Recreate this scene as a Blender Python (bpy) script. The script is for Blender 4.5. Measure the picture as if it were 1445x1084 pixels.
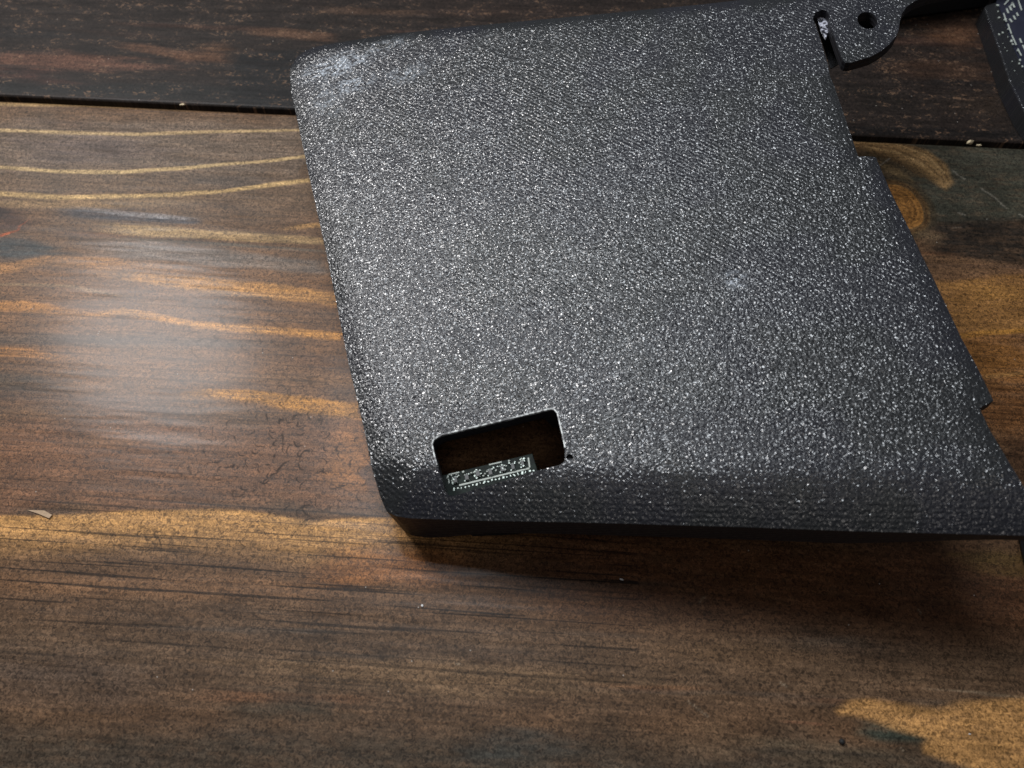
import bpy, bmesh, math, random
import numpy as np
from mathutils import Vector, Matrix
from mathutils.geometry import delaunay_2d_cdt

for o in list(bpy.data.objects):
    bpy.data.objects.remove(o)
scene = bpy.context.scene
C = scene.collection
rng = random.Random(7)

# ------------------------------------------------------------------ camera
W, H = 1445.0, 1084.0
PITCH, HFOV, DIST = math.radians(60), math.radians(66), 0.19
FOC = W / 2 / math.tan(HFOV / 2)
fwd = np.array([0, math.cos(PITCH), -math.sin(PITCH)])
rgt = np.array([1.0, 0, 0])
upv = np.cross(rgt, fwd)
CAM = -fwd * DIST
cd = bpy.data.cameras.new('camera')
cam = bpy.data.objects.new('camera', cd)
C.objects.link(cam)
cam.location = CAM
cam.rotation_euler = (math.pi / 2 - PITCH, 0, 0)
cd.sensor_fit = 'HORIZONTAL'
cd.angle = HFOV
cd.clip_start, cd.clip_end = 0.005, 20
cd.dof.use_dof = True
cd.dof.focus_distance = 0.186
cd.dof.aperture_fstop = 20.0
scene.camera = cam


def ray(px, py):
    d = fwd * FOC + rgt * (px - W / 2) - upv * (py - H / 2)
    return d / np.linalg.norm(d)


def on_table(px, py, z=0.0):
    d = ray(px, py)
    return CAM + d * ((z - CAM[2]) / d[2])


# the case is a tilted plate: it rests along its left edge and rises to the right
LB = on_table(549, 722, 0.0175)
LT = on_table(411, 95, 0.0175)
TILT = math.radians(8.5)
ev = (LT - LB) / np.linalg.norm(LT - LB)
side = np.cross(ev, [0, 0, 1.0])
eu = side * math.cos(TILT) + np.array([0, 0, 1.0]) * math.sin(TILT)
en = np.cross(eu, ev)
CASE = np.array([LB[0], LB[1], LB[2]])


def on_plate(px, py, off=0.0):
    """point of the plate's plane (sunk by off metres) in plate coordinates"""
    d = ray(px, py)
    p0 = CASE - en * off
    p = CAM + d * (np.dot(p0 - CAM, en) / np.dot(d, en))
    q = p - CASE
    return np.array([q @ eu, q @ ev, q @ en])


# ------------------------------------------------------------------ world, lamps, exposure
world = bpy.data.worlds.new('World')
scene.world = world
world.use_nodes = True
bg = world.node_tree.nodes['Background']
bg.inputs[0].default_value = (0.80, 0.86, 1.0, 1)
bg.inputs[1].default_value = 0.06


def area(name, loc, target, size, watts, col, shape='DISK'):
    l = bpy.data.lights.new(name, 'AREA')
    l.shape, l.size, l.energy, l.color = shape, size, watts, col
    o = bpy.data.objects.new(name, l)
    C.objects.link(o)
    o.location = loc
    o.rotation_euler = (Vector(target) - Vector(loc)).to_track_quat('-Z', 'Y').to_euler()
    return o


# main lamp: seen mirrored in the varnish of the near plank on the left
hA = on_table(225, 490)
dA = ray(225, 490) * np.array([1, 1, -1])
LAMP_A = hA + dA * 0.62
area('ceiling_lamp', LAMP_A, (0, 0, 0), 0.17, 3.0, (1.0, 0.98, 0.97))
# second bulb: mirrored in the plate beside the window cut-out
qb = on_plate(850, 520)
pB = CASE + eu * qb[0] + ev * qb[1]
dB = ray(850, 520)
dB = dB - 2 * (dB @ en) * en
LAMP_B = pB + dB * 0.62
area('ceiling_lamp_second', LAMP_B, (0, 0, 0), 0.26, 2.4, (0.90, 0.95, 1.0))

# added soft fill from the viewer's side, brightens the wood below the window
area('soft_fill', (0.02, -0.42, 1.0), (0, 0, 0), 0.5, 1.1, (1.0, 0.93, 0.86))

scene.view_settings.view_transform = 'Standard'
scene.view_settings.look = 'None'
scene.view_settings.exposure = 0.0
scene.view_settings.gamma = 1.0
scene.render.engine = 'CYCLES'
scene.cycles.max_bounces = 5
scene.cycles.diffuse_bounces = 3
scene.cycles.glossy_bounces = 3

# ------------------------------------------------------------------ helpers


def lin(c, a=1.0):
    return tuple(((v / 255 + .055) / 1.055) ** 2.4 if v > 10 else v / 255 / 12.92 for v in c[:3]) + (a,)


def tag(o, label=None, cat=None, group=None, kind=None):
    for k, v in (('label', label), ('category', cat), ('group', group), ('kind', kind)):
        if v:
            o[k] = v
    return o


def empty(name, loc=(0, 0, 0)):
    o = bpy.data.objects.new(name, None)
    C.objects.link(o)
    o.location = loc
    o.empty_display_size = 0.01
    return o


def obj(name, me, mat, parent=None, smooth=False):
    o = bpy.data.objects.new(name, me)
    C.objects.link(o)
    if mat:
        if not me.materials:
            me.materials.append(mat)
    if parent:
        o.parent = parent
    if smooth:
        me.shade_smooth()
    return o


def pydata(name, v, f):
    me = bpy.data.meshes.new(name)
    me.from_pydata([tuple(p) for p in v], [], f)
    me.update()
    return me


def bm_mesh(name, bm):
    me = bpy.data.meshes.new(name)
    bm.to_mesh(me)
    bm.free()
    return me


def prism(name, base, top, bevel=0.0):
    """closed prism between two polygons with the same vertex count"""
    n = len(base)
    bm = bmesh.new()
    a = [bm.verts.new(tuple(p)) for p in base]
    b = [bm.verts.new(tuple(p)) for p in top]
    bm.faces.new(a)
    bm.faces.new(b)
    for i in range(n):
        bm.faces.new((a[i], a[(i + 1) % n], b[(i + 1) % n], b[i]))
    bmesh.ops.recalc_face_normals(bm, faces=bm.faces)
    if bevel:
        bmesh.ops.bevel(bm, geom=list(bm.edges), offset=bevel, segments=2, profile=0.5, affect='EDGES', clamp_overlap=True)
    return bm_mesh(name, bm)


class Nodes:
    """small node-tree writer"""
    def __init__(self, name):
        self.dim = '3D'
        self.mat = bpy.data.materials.new(name)
        self.mat.use_nodes = True
        self.t = self.mat.node_tree
        self.t.nodes.clear()
        self.out = self.t.nodes.new('ShaderNodeOutputMaterial')
        self.b = self.t.nodes.new('ShaderNodeBsdfPrincipled')
        self.t.links.new(self.b.outputs[0], self.out.inputs[0])

    def n(self, kind, ins=None, **props):
        d = self.t.nodes.new('ShaderNode' + kind)
        for k, v in props.items():
            setattr(d, k, v)
        for k, v in (ins or {}).items():
            self.put(d.inputs[k], v)
        return d

    def put(self, sock, v):
        if isinstance(v, bpy.types.NodeSocket):
            self.t.links.new(v, sock)
        else:
            sock.default_value = v

    def math(self, op, a, b=0.0, c=0.0, clamp=False):
        d = self.t.nodes.new('ShaderNodeMath')
        d.operation, d.use_clamp = op, clamp
        for i, v in enumerate((a, b, c)):
            self.put(d.inputs[i], v)
        return d.outputs[0]

    def ramp(self, x, lo, hi, a=0.0, b=1.0, smooth=True):
        d = self.n('MapRange', {0: x, 1: lo, 2: hi, 3: a, 4: b})
        d.interpolation_type = 'SMOOTHSTEP' if smooth else 'LINEAR'
        return d.outputs[0]

    def mix(self, f, a, b, mode='MIX'):
        d = self.t.nodes.new('ShaderNodeMix')
        d.data_type, d.blend_type = 'RGBA', mode
        self.put(d.inputs[0], f)
        self.put(d.inputs[6], a)
        self.put(d.inputs[7], b)
        return d.outputs[2]

    def mapping(self, vec, scale=(1, 1, 1), rot=(0, 0, 0), loc=(0, 0, 0)):
        return self.n('Mapping', {0: vec, 1: loc, 2: rot, 3: scale}).outputs[0]

    def noise(self, vec, scale, detail=2.0, rough=0.5, dist=0.0):
        return self.n('TexNoise', {'Vector': vec, 'Scale': scale, 'Detail': detail, 'Roughness': rough, 'Distortion': dist},
                      noise_dimensions=self.dim).outputs[0]

    def grey(self, x):
        return self.n('CombineColor', {0: x, 1: x, 2: x}).outputs[0]


# ------------------------------------------------------------------ table of planks
A0, A1 = on_table(0, 142), on_table(1445, 209)
ax = (A1 - A0) / np.linalg.norm(A1 - A0)          # along the grain
ay = np.array([-ax[1], ax[0], 0.0])               # across it, away from the viewer
TBL = np.array([A0[0], A0[1], 0.0])


def st(px, py):
    q = on_table(px, py) - TBL
    return np.array([q @ ax, q @ ay]) * 1000.0     # millimetres


def vnoise(x, y, seed):
    r = np.random.RandomState(seed)
    tab = r.rand(256, 256)
    xi, yi = np.floor(x).astype(int), np.floor(y).astype(int)
    fx, fy = x - xi, y - yi
    fx, fy = fx * fx * (3 - 2 * fx), fy * fy * (3 - 2 * fy)
    g = lambda a, b: tab[a & 255, b & 255]
    return (g(xi, yi) * (1 - fx) + g(xi + 1, yi) * fx) * (1 - fy) + (g(xi, yi + 1) * (1 - fx) + g(xi + 1, yi + 1) * fx) * fy


def fbm(x, y, seed, octv=4):
    s, a, n = 0, 0.5, 0
    for i in range(octv):
        s = s + a * vnoise(x * 2 ** i + 17.3 * i, y * 2 ** i + 5.1 * i, seed + i)
        n += a
        a *= 0.55
    return s / n


def sstep(x):
    x = np.clip(x, 0, 1)
    return x * x * (3 - 2 * x)


class Figure:
    """grain figure and stain of one plank, laid down on its (s, t) millimetre grid"""
    def __init__(self, S, T, base, seed):
        self.S, self.T, self.seed = S, T, seed
        self.wt = (fbm(S / 40, T / 4, seed, 4) - 0.5)
        self.wf = (fbm(S / 9, T / 1.2, seed + 9, 3) - 0.5)
        self.ws = (fbm(S / 30, T / 6, seed + 20, 3) - 0.5)
        self.col = np.empty(S.shape + (3,))
        self.col[:] = lin(base)[:3]
        self.pore = np.zeros(S.shape)
        self.swirl = np.zeros(S.shape)
        self.hn = [.62 + .76 * fbm(S / 13, T / 9, seed + 80 + i * 4, 3) for i in range(3)]
        self.brk = 0.30 + 1.25 * (0.55 * fbm(S / 7, T / 0.7, seed + 60, 3) + 0.45 * fbm(S / 1.6, T / 0.8, seed + 70, 2))

    def lay(self, m, c, raw=False):
        if not raw:
            m = m * np.clip(self.brk, 0, 1)
        c = np.array(lin(c)[:3])
        self.col = self.col * (1 - m[..., None]) + c * m[..., None]

    def streak(self, pts, w, c, op=1.0, up=0.35, dn=0.35, ends=(0.08, 0.08), wob=0.6, vary=True):
        """band along the grain: pts in picture points, w = half width there; up / dn = edge softness"""
        P = np.array([st(*p) for p in pts])
        ws = np.atleast_1d(np.array(w, float))
        ws = np.repeat(ws, len(pts)) if len(ws) == 1 else ws
        hw = np.array([abs(st(p[0], p[1] - k)[1] - st(p[0], p[1] + k)[1]) / 2 for p, k in zip(pts, ws)])
        S = self.S + self.ws * 8
        tc = np.interp(S, P[:, 0], P[:, 1])
        h = np.maximum(np.interp(S, P[:, 0], hw), 1e-3) * (self.hn[len(pts) % 3] if vary else 1.0)
        v = (self.T + self.wt * wob + self.wf * wob * 0.35 - tc) / h      # +1 far edge, -1 near edge
        m = sstep((1 - v) / max(up, .01) / 1.0) * sstep((1 + v) / max(dn, .01))
        L = P[-1, 0] - P[0, 0]
        m *= sstep((S - P[0, 0]) / (ends[0] * L + .01)) * sstep((P[-1, 0] - S) / (ends[1] * L + .01))
        self.lay(m * op, c)

    def blob(self, c, rx, ry, colr, op=1.0, hard=0.0, wob=1.0, ang=0.0):
        p = st(*c)
        a = abs(st(c[0] + rx, c[1])[0] - p[0])
        b = abs(st(c[0], c[1] + ry)[1] - p[1])
        x, y = self.S - p[0], self.T - p[1]
        x, y = x * math.cos(ang) + y * math.sin(ang), -x * math.sin(ang) + y * math.cos(ang)
        d = np.sqrt((x / a) ** 2 + (y / b) ** 2) + (self.wt * 1.3 + self.wf * 0.7) * wob
        m = sstep((1.0 - d) / (1.0 - hard) if hard < 1 else (1 - d) * 50)
        self.lay(m * op, colr)

    def path(self, pts, w, colr, op=1.0):
        """fine line of half width w millimetres"""
        P = np.array([st(*p) for p in pts])
        x, y = self.S + self.wf * .5, self.T + self.wf * .4
        box = (x > P[:, 0].min() - 2) & (x < P[:, 0].max() + 2) & (y > P[:, 1].min() - 2) & (y < P[:, 1].max() + 2)
        xy = np.stack([x[box], y[box]], 1)
        d = np.full(len(xy), 1e9)
        for a, b in zip(P[:-1], P[1:]):
            e = b - a
            t = np.clip(((xy - a) @ e) / (e @ e), 0, 1)
            d = np.minimum(d, np.linalg.norm(xy - a - t[:, None] * e, axis=1))
        m = np.zeros(self.S.shape)
        m[box] = sstep(1.5 - d / w)
        self.lay(m * op, colr)

    def poly(self, pts, colr, op=1.0, edge=0.7, wob=0.5):
        """patch with a sharp outline: signed distance to a polygon"""
        P = np.array([st(*p) for p in pts])
        x, y = self.S + self.ws * wob * 2, self.T + self.wf * wob
        box = (x > P[:, 0].min() - 3) & (x < P[:, 0].max() + 3) & (y > P[:, 1].min() - 3) & (y < P[:, 1].max() + 3)
        xx, yy = x[box], y[box]
        d = np.full(xx.shape, 1e9)
        ins = np.zeros(xx.shape, bool)
        for i in range(len(P)):
            a, b = P[i], P[(i + 1) % len(P)]
            e = b - a
            tt = np.clip(((xx - a[0]) * e[0] + (yy - a[1]) * e[1]) / (e @ e), 0, 1)
            d = np.minimum(d, np.hypot(xx - a[0] - tt * e[0], yy - a[1] - tt * e[1]))
            cr = (a[1] > yy) != (b[1] > yy)
            with np.errstate(divide='ignore', invalid='ignore'):
                ins ^= cr & (xx < (b[0] - a[0]) * (yy - a[1]) / (b[1] - a[1]) + a[0])
        sd = np.where(ins, d, -d)
        m = np.zeros(self.S.shape)
        m[box] = sstep((sd + edge) / (2 * edge))
        self.lay(m * op, colr)


def axis(lo, hi, flo, fhi, step, coarse):
    """coordinates: fine between flo and fhi, coarse outside"""
    a = np.arange(lo, flo, coarse)
    b = np.arange(flo, fhi, step)
    c = np.arange(fhi, hi + coarse * .5, coarse)
    return np.concatenate([a, b, c])


def plank(name, sx, ty, fig_fn, base, seed, mat, parent, thick=0.022, z0=0.0):
    S, T = np.meshgrid(sx, ty, indexing='ij')
    fg = Figure(S, T, base, seed)
    fig_fn(fg)
    n, m = S.shape
    edge = np.minimum(T - ty[0], ty[-1] - T)
    Z = z0 * 1000 - 0.5 * np.clip(1 - edge / 0.7, 0, 1) ** 2
    Z += (fbm(S / 30, T / 3, seed + 40, 3) - 0.5) * 0.10
    v = np.stack([S, T, Z], -1).reshape(-1, 3) / 1000
    top = len(v)
    idx = np.arange(top).reshape(n, m)
    f = np.stack([idx[:-1, :-1], idx[1:, :-1], idx[1:, 1:], idx[:-1, 1:]], -1).reshape(-1, 4)
    ring = np.concatenate([idx[:, 0], idx[-1, 1:], idx[-2::-1, -1], idx[0, -2:0:-1]])
    low = v[ring].copy()
    low[:, 2] = -thick
    r2 = np.arange(len(ring)) + top
    k = np.roll(np.arange(len(ring)), -1)
    sf = np.stack([ring, r2, r2[k], ring[k]], -1)
    vv = np.concatenate([v, low])
    ff = np.concatenate([f, sf])
    me = bpy.data.meshes.new(name)
    me.vertices.add(len(vv))
    me.vertices.foreach_set('co', vv.ravel())
    me.loops.add(ff.size)
    me.loops.foreach_set('vertex_index', ff.ravel().astype(np.int32))
    me.polygons.add(len(ff))
    me.polygons.foreach_set('loop_start', np.arange(0, ff.size, 4, dtype=np.int32))
    me.update(calc_edges=True)
    at = me.attributes.new('figure', 'FLOAT_COLOR', 'POINT')
    c4 = np.zeros((len(vv), 4))
    cc = fg.col.reshape(-1, 3)
    lum = cc @ np.array([.3, .6, .1])
    cc = lum[:, None] + (cc - lum[:, None]) * 1.10
    cc = cc * np.array([.90, .86, .81])
    c4[:top, :3] = np.clip(cc, 0.001, 1)
    c4[:top, 3] = np.clip(fg.pore.reshape(-1), 0, 1)
    c4[top:] = (0.006, 0.005, 0.004, 0)
    at.data.foreach_set('color', c4.ravel())
    sw = me.attributes.new('swirl', 'FLOAT', 'POINT')
    s1 = np.zeros(len(vv))
    s1[:top] = np.clip(fg.swirl.reshape(-1), 0, 1)
    sw.data.foreach_set('value', s1)
    me.materials.append(mat)
    me.shade_smooth()
    o = bpy.data.objects.new(name, me)
    C.objects.link(o)
    o.parent = parent
    return o


def wood_material(name, swirl, speck, gloss, spec, coat):
    k = Nodes(name)
    k.dim = '2D'
    at = k.n('Attribute', attribute_name='figure')
    co = k.n('TexCoord').outputs['Object']
    fibre = k.noise(k.mapping(co, (60, 1500, 1)), 1.0, 4, 0.6)
    fine = k.noise(k.mapping(co, (1450, 1550, 1), (0, 0, .6)), 1.0, 3, 0.65, 1.1)
    mott = k.noise(k.mapping(co, (90, 260, 1)), 1.0, 3, 0.6)
    # pores: long dark hair lines along the grain
    pn = k.noise(k.mapping(co, (17, 1250, 1)), 1.0, 1, 0.5)
    pores = k.math('MULTIPLY', k.ramp(pn, 0.60, 0.68), at.outputs['Alpha'])
    # sanding swirls: arcs around scattered centres
    arcs = None
    for sc, r0, wd, off in ((190, 0.33, 0.07, 0.0), (330, 0.34, 0.11, 3.7)):
        wv = k.mapping(co, (1, 1, 1), (0, 0, 0), (off, off * .6, 0))
        nz = k.n('TexNoise', {'Vector': wv, 'Scale': sc * 1.2, 'Detail': 0.0}, noise_dimensions='2D')
        wv2 = k.n('VectorMath', {0: wv, 1: k.n('VectorMath', {0: nz.outputs['Color'], 'Scale': 0.5 / sc}, operation='SCALE').outputs[0]}, operation='ADD').outputs[0]
        vo = k.n('TexVoronoi', {'Vector': wv2, 'Scale': sc}, voronoi_dimensions='2D')
        dd = k.math('ABSOLUTE', k.math('SUBTRACT', vo.outputs['Distance'], r0))
        ring = k.ramp(dd, 0.0, wd, 1.0, 0.0)
        away = k.n('VectorMath', {0: k.n('VectorMath', {0: wv2, 1: vo.outputs['Position']}, operation='SUBTRACT').outputs[0]}, operation='NORMALIZE').outputs[0]
        rdir = k.n('VectorMath', {0: k.n('VectorMath', {0: vo.outputs['Color'], 1: (.75, .5, .5)}, operation='SUBTRACT').outputs[0], 1: (1, 1, 0)}, operation='MULTIPLY').outputs[0]
        rdir = k.n('VectorMath', {0: rdir}, operation='NORMALIZE').outputs[0]
        cut = k.ramp(k.n('VectorMath', {0: away, 1: rdir}, operation='DOT_PRODUCT').outputs['Value'], 0.1, 0.75)
        pick = k.math('GREATER_THAN', k.n('SeparateColor', {0: vo.outputs['Color']}).outputs[2], 0.30)
        cut = k.math('MULTIPLY', cut, pick)
        a = k.math('MULTIPLY', ring, cut)
        arcs = a if arcs is None else k.math('MAXIMUM', arcs, a)
    rn = k.noise(k.mapping(co, (1, 1, 1), (0, 0, .5)), 700, 1.5, 0.5, 0.6)
    worms = k.math('MULTIPLY', k.ramp(k.math('ABSOLUTE', k.math('SUBTRACT', rn, 0.5)), 0.0, 0.03, 1, 0), k.ramp(mott, 0.38, 0.6))
    arcmask = k.n('Attribute', attribute_name='swirl').outputs['Fac']
    scr = k.math('MULTIPLY', k.math('MAXIMUM', k.math('MULTIPLY', arcs, arcmask), k.math('MULTIPLY', worms, 0.16)), swirl)
    # colour
    tone = k.math('MULTIPLY', k.ramp(fibre, 0.3, 0.7, 0.78, 1.22, False), k.ramp(fine, 0.36, 0.64, 0.42, 1.62, False))
    tone = k.math('MULTIPLY', tone, k.ramp(mott, 0.25, 0.75, 0.70, 1.32, False))
    tone = k.math('MULTIPLY', tone, k.math('SUBTRACT', 1.0, k.math('MULTIPLY', pores, 0.75)))
    tone = k.math('MULTIPLY', tone, k.math('SUBTRACT', 1.0, k.math('MULTIPLY', scr, 0.80, clamp=True)))
    col = k.mix(1.0, at.outputs['Color'], k.grey(tone), 'MULTIPLY')
    # pale curly fibres left by sanding on the dark plank
    pale = k.math('MULTIPLY', k.ramp(k.noise(k.mapping(co, (560, 1000, 1), (0, 0, .25)), 1.0, 2, .5, 1.2), 0.58, 0.70), k.ramp(mott, 0.45, 0.62))
    col = k.mix(k.math('MULTIPLY', pale, speck), col, lin((138, 108, 84)))
    # dust
    vd = k.n('TexVoronoi', {'Vector': co, 'Scale': 260.0, 'Randomness': 1.0}, voronoi_dimensions='2D')
    rare = k.math('GREATER_THAN', k.n('SeparateColor', {0: vd.outputs['Color']}).outputs[0], 0.975)
    dust = k.math('MULTIPLY', rare, k.ramp(vd.outputs['Distance'], 0.018, 0.045, 1, 0))
    col = k.mix(k.math('MULTIPLY', dust, 0.7), col, lin((190, 182, 172)))
    k.put(k.b.inputs['Base Color'], col)
    rg = k.math('ADD', k.ramp(mott, 0.3, 0.7, gloss - .015, gloss + .02), k.math('MULTIPLY', scr, 0.12))
    k.put(k.b.inputs['Roughness'], rg)
    k.b.inputs['Specular IOR Level'].default_value = spec
    k.b.inputs['Coat Weight'].default_value = coat
    k.b.inputs['Coat Roughness'].default_value = 0.17
    hgt = k.math('ADD', k.math('MULTIPLY', fine, 0.6), k.math('MULTIPLY', fibre, 0.35))
    bp = k.n('Bump', {'Strength': 0.6, 'Distance': 0.00007, 'Height': hgt})
    k.put(k.b.inputs['Normal'], bp.outputs[0])
    return k.mat


M_NEAR = wood_material('stained_pine_near', 1.0, 0.10, 0.42, 0.14, 0.11)
M_FAR = wood_material('stained_pine_far', 0.25, 0.42, 0.50, 0.15, 0.0)

table = empty('table_top', TBL)
table.rotation_euler = (0, 0, math.atan2(ax[1], ax[0]))
tag(table, 'dark stained pine table top of two planks with a black gap', None, None, 'structure')


def near_figure(g):
    S, T = g.S, g.T
    # broad tone across the plank
    g.streak([(-200, 215), (1500, 250)], 110, (96, 80, 66), .9, .8, .6, (0, 0))
    g.streak([(-200, 470), (1500, 520)], 170, (108, 80, 58), .8, .6, .8, (0, 0))
    g.streak([(-200, 650), (600, 655)], 75, (104, 76, 58), .9, .4, .3, (0, .1))
    g.streak([(-200, 920), (1500, 950)], 110, (84, 69, 56), .9, .9, .9, (0, 0))
    g.streak([(-200, 1060), (1500, 1100)], 80, (64, 57, 49), .9, .8, .5, (0, 0))
    g.streak([(560, 800), (1600, 850)], 90, (80, 54, 38), .85, .6, .8, (.3, 0))  # reddish dark of the case shadow put into the wood colour
    for i in range(46):       # loose streaks of the growth rings
        r = rng.random
        x, y = r() * 1500 - 60, 250 + r() * 820
        L = 120 + r() * 420
        c = rng.choice([(128, 96, 66), (80, 64, 54), (72, 60, 52), (118, 90, 66), (66, 62, 58), (104, 72, 52)])
        g.streak([(x, y), (x + L / 2, y + L * .012 + r() * 5), (x + L, y + L * .03)], 3 + r() * 9, c, .28 + r() * .3, .7, .7, (.35, .35), .9)
    # upper left: grey brown with three pale rings
    g.streak([(-120, 212), (430, 212)], 55, (98, 86, 76), .85, .5, .6, (0, 0), .5)
    g.blob((110, 205), 190, 34, (88, 78, 76), .6)
    g.blob((330, 260), 120, 26, (74, 66, 60), .75)
    g.streak([(-120, 146), (120, 148), (330, 156)], 4, (150, 126, 92), .8, .5, .8, (0, .5), .15)
    g.streak([(-120, 182), (0, 184), (110, 188), (200, 190), (300, 187), (430, 183)], (3.6, 3.6, 3.4, 3.2, 2.8, 3), (168, 146, 112), .9, .5, .9, (0, 0), .15)
    g.streak([(-120, 230), (0, 236), (80, 242), (170, 243), (260, 238), (340, 230), (440, 218)], 3.6, (170, 148, 112), .95, .5, .6, (0, 0), .12)
    g.streak([(-120, 268), (0, 274), (80, 279), (200, 277), (300, 271), (380, 261), (445, 253)], (6, 5.5, 5, 5, 4, 4, 4), (172, 146, 106), .95, .5, .9, (0, 0), .15)
    g.streak([(-120, 288), (0, 289), (180, 288), (330, 280)], 9, (138, 114, 84), .6, .7, .9, (0, .4), .4)
    # knot and blue stain at the left edge
    g.blob((10, 352), 75, 26, (54, 60, 62), .95, .2)
    g.blob((-5, 312), 62, 26, (66, 48, 40), .95, .3, .6)
    g.streak([(-60, 356), (-10, 338), (15, 326), (40, 303)], (7, 7, 5, 3), (158, 84, 54), .9, .7, .6, (0, .25), .3)
    g.blob((-10, 300), 38, 10, (46, 36, 32), .9, .2, .5)
    g.streak([(70, 299), (120, 303), (200, 309), (288, 315)], (7, 7, 6, 3), (62, 64, 70), .9, .25, .7, (.2, .1), .3)
    g.streak([(90, 292), (200, 303), (290, 311)], (3, 5, 2), (132, 130, 132), .7, .7, .3, (.3, .2), .2)
    g.streak([(110, 318), (190, 325), (300, 331), (480, 342)], (8, 10, 8, 5), (152, 128, 94), .9, .5, .4, (.3, .1), .4)
    g.streak([(100, 338), (190, 338), (300, 344), (480, 356)], (2, 2.5, 2.5, 2), (80, 74, 66), .8, .4, .6, (.3, .1), .2)
    g.streak([(90, 352), (200, 355), (330, 366), (480, 380)], (16, 15, 14, 12), (104, 96, 90), .8, .6, .6, (.3, .1), .5)
    g.streak([(380, 325), (440, 318), (480, 317)], (3, 5, 6), (150, 118, 80), .8, .4, .7, (.4, 0), .3)
    g.streak([(-120, 392), (20, 378), (70, 368), (150, 372), (300, 388)], (12, 12, 10, 9, 6), (146, 108, 72), .75, .4, .8, (0, .4), .5)
    g.streak([(-120, 405), (20, 402), (100, 404), (190, 420), (260, 438)], (3, 3, 3, 3, 2), (140, 118, 92), .6, .6, .8, (0, .4), .4)
    g.streak([(110, 380), (230, 396), (350, 408), (490, 424)], (8, 12, 14, 12), (166, 124, 78), .85, .5, .6, (.35, 0), .5)
    g.streak([(-120, 430), (30, 432), (90, 440), (160, 446)], (10, 10, 9, 6), (160, 114, 68), .8, .5, .7, (0, .4), .6)
    g.streak([(130, 420), (260, 424), (480, 444)], (8, 10, 10), (92, 72, 58), .7, .7, .5, (.3, 0), .5)
    g.streak([(90, 452), (180, 440), (230, 449), (270, 459), (340, 464), (410, 469), (490, 477)], (6, 8, 8, 7, 7, 8, 8), (172, 126, 76), .92, .35, .9, (.3, 0), .35)
    g.streak([(-100, 478), (150, 480), (330, 486)], 12, (76, 68, 62), .7, .7, .7, (0, .4), .6)
    g.streak([(-120, 494), (20, 497), (60, 502), (130, 512)], (8, 8, 7, 4), (156, 110, 66), .85, .5, .6, (0, .4), .5)
    g.blob((20, 538), 95, 26, (60, 54, 48), .85, .1)
    g.streak([(-50, 560), (200, 572), (330, 590)], 18, (80, 62, 52), .6, .7, .7, (0, .4), .6)
    g.streak([(230, 560), (290, 556), (360, 560), (430, 572), (515, 582)], (7, 9, 11, 14, 12), (170, 124, 70), .85, .35, .8, (.3, 0), .5)
    g.streak([(380, 500), (515, 520)], 14, (88, 66, 52), .7, .7, .7, (.4, 0), .5)
    g.streak([(-50, 640), (300, 650), (520, 660)], 40, (106, 76, 56), .6, .6, .6, (0, 0))
    g.streak([(440, 640), (520, 650)], 60, (150, 102, 56), .55, .7, .7, (.6, 0))
    # the wavy ring: sharp upper edge, fading below
    g.streak([(-120, 762), (0, 764), (60, 763), (110, 761), (180, 757), (300, 757), (350, 760), (410, 769), (440, 774), (500, 770), (580, 764), (800, 780)],
             (40, 40, 40, 40, 41, 42, 42, 41, 41, 42, 36, 26), (178, 138, 92), .97, .12, 1.7, (0, .35), .22, False)
    g.streak([(-120, 820), (100, 826), (420, 830), (620, 820)], 26, (120, 90, 66), .55, .8, .8, (0, .3))
    g.streak([(420, 800), (700, 800)], 40, (150, 98, 56), .5, .7, .7, (.3, .4))
    # lower zone blotches
    g.blob((60, 960), 230, 60, (82, 70, 62), .7)
    g.blob((620, 950), 380, 36, (112, 92, 72), .7)
    g.blob((430, 1000), 130, 30, (58, 58, 52), .75)
    g.blob((735, 1052), 95, 34, (54, 56, 54), .8)
    g.blob((180, 1085), 260, 44, (60, 54, 48), .7)
    g.blob((1020, 920), 220, 40, (100, 80, 62), .6)
    g.blob((985, 1030), 150, 50, (104, 84, 66), .55)
    g.blob((1190, 905), 190, 24, (78, 70, 62), .7)
    g.blob((1360, 900), 140, 22, (96, 74, 58), .6)
    g.blob((1140, 1062), 130, 26, (84, 76, 64), .6)
    g.blob((1400, 790), 110, 26, (92, 78, 48), .6)
    g.streak([(1110, 1019), (1150, 1020), (1190, 1027)], (2.5, 2.5, 1.5), (134, 100, 80), .8, .6, .6, (.3, .3), .2)
    g.streak([(1270, 968), (1360, 976), (1445, 984), (1560, 990)], (2, 2, 3, 3), (126, 112, 96), .7, .6, .8, (.3, .1), .3)
    g.blob((1265, 1030), 72, 24, (52, 58, 52), .95, .25, .5)
    g.streak([(1040, 1058), (1150, 1062), (1300, 1072)], (3, 4, 3), (58, 52, 46), .7, .5, .6, (.3, .3), .3)
    g.poly([(1180, 1001), (1197, 991), (1225, 987), (1262, 992), (1300, 998), (1322, 999), (1345, 994), (1400, 989), (1445, 984), (1560, 975), (1600, 1140),
            (1440, 1130), (1370, 1086), (1335, 1073), (1306, 1064), (1303, 1052), (1312, 1043), (1290, 1036), (1262, 1029), (1235, 1018), (1208, 1010), (1186, 1008)],
           (160, 124, 84), .95, .9, .9)
    g.streak([(1380, 1056), (1440, 1060), (1560, 1066)], 2.2, (104, 78, 54), .7, .5, .5, (.3, .1), .2)
    # right of the case: knot, grey green field, orange wood
    g.poly([(1215, 196), (1600, 206), (1600, 320), (1445, 312), (1300, 318), (1255, 330), (1235, 300)], (60, 61, 54), .97, 1.4, .8)
    g.blob((1400, 235), 130, 26, (76, 76, 68), .6)
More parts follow.
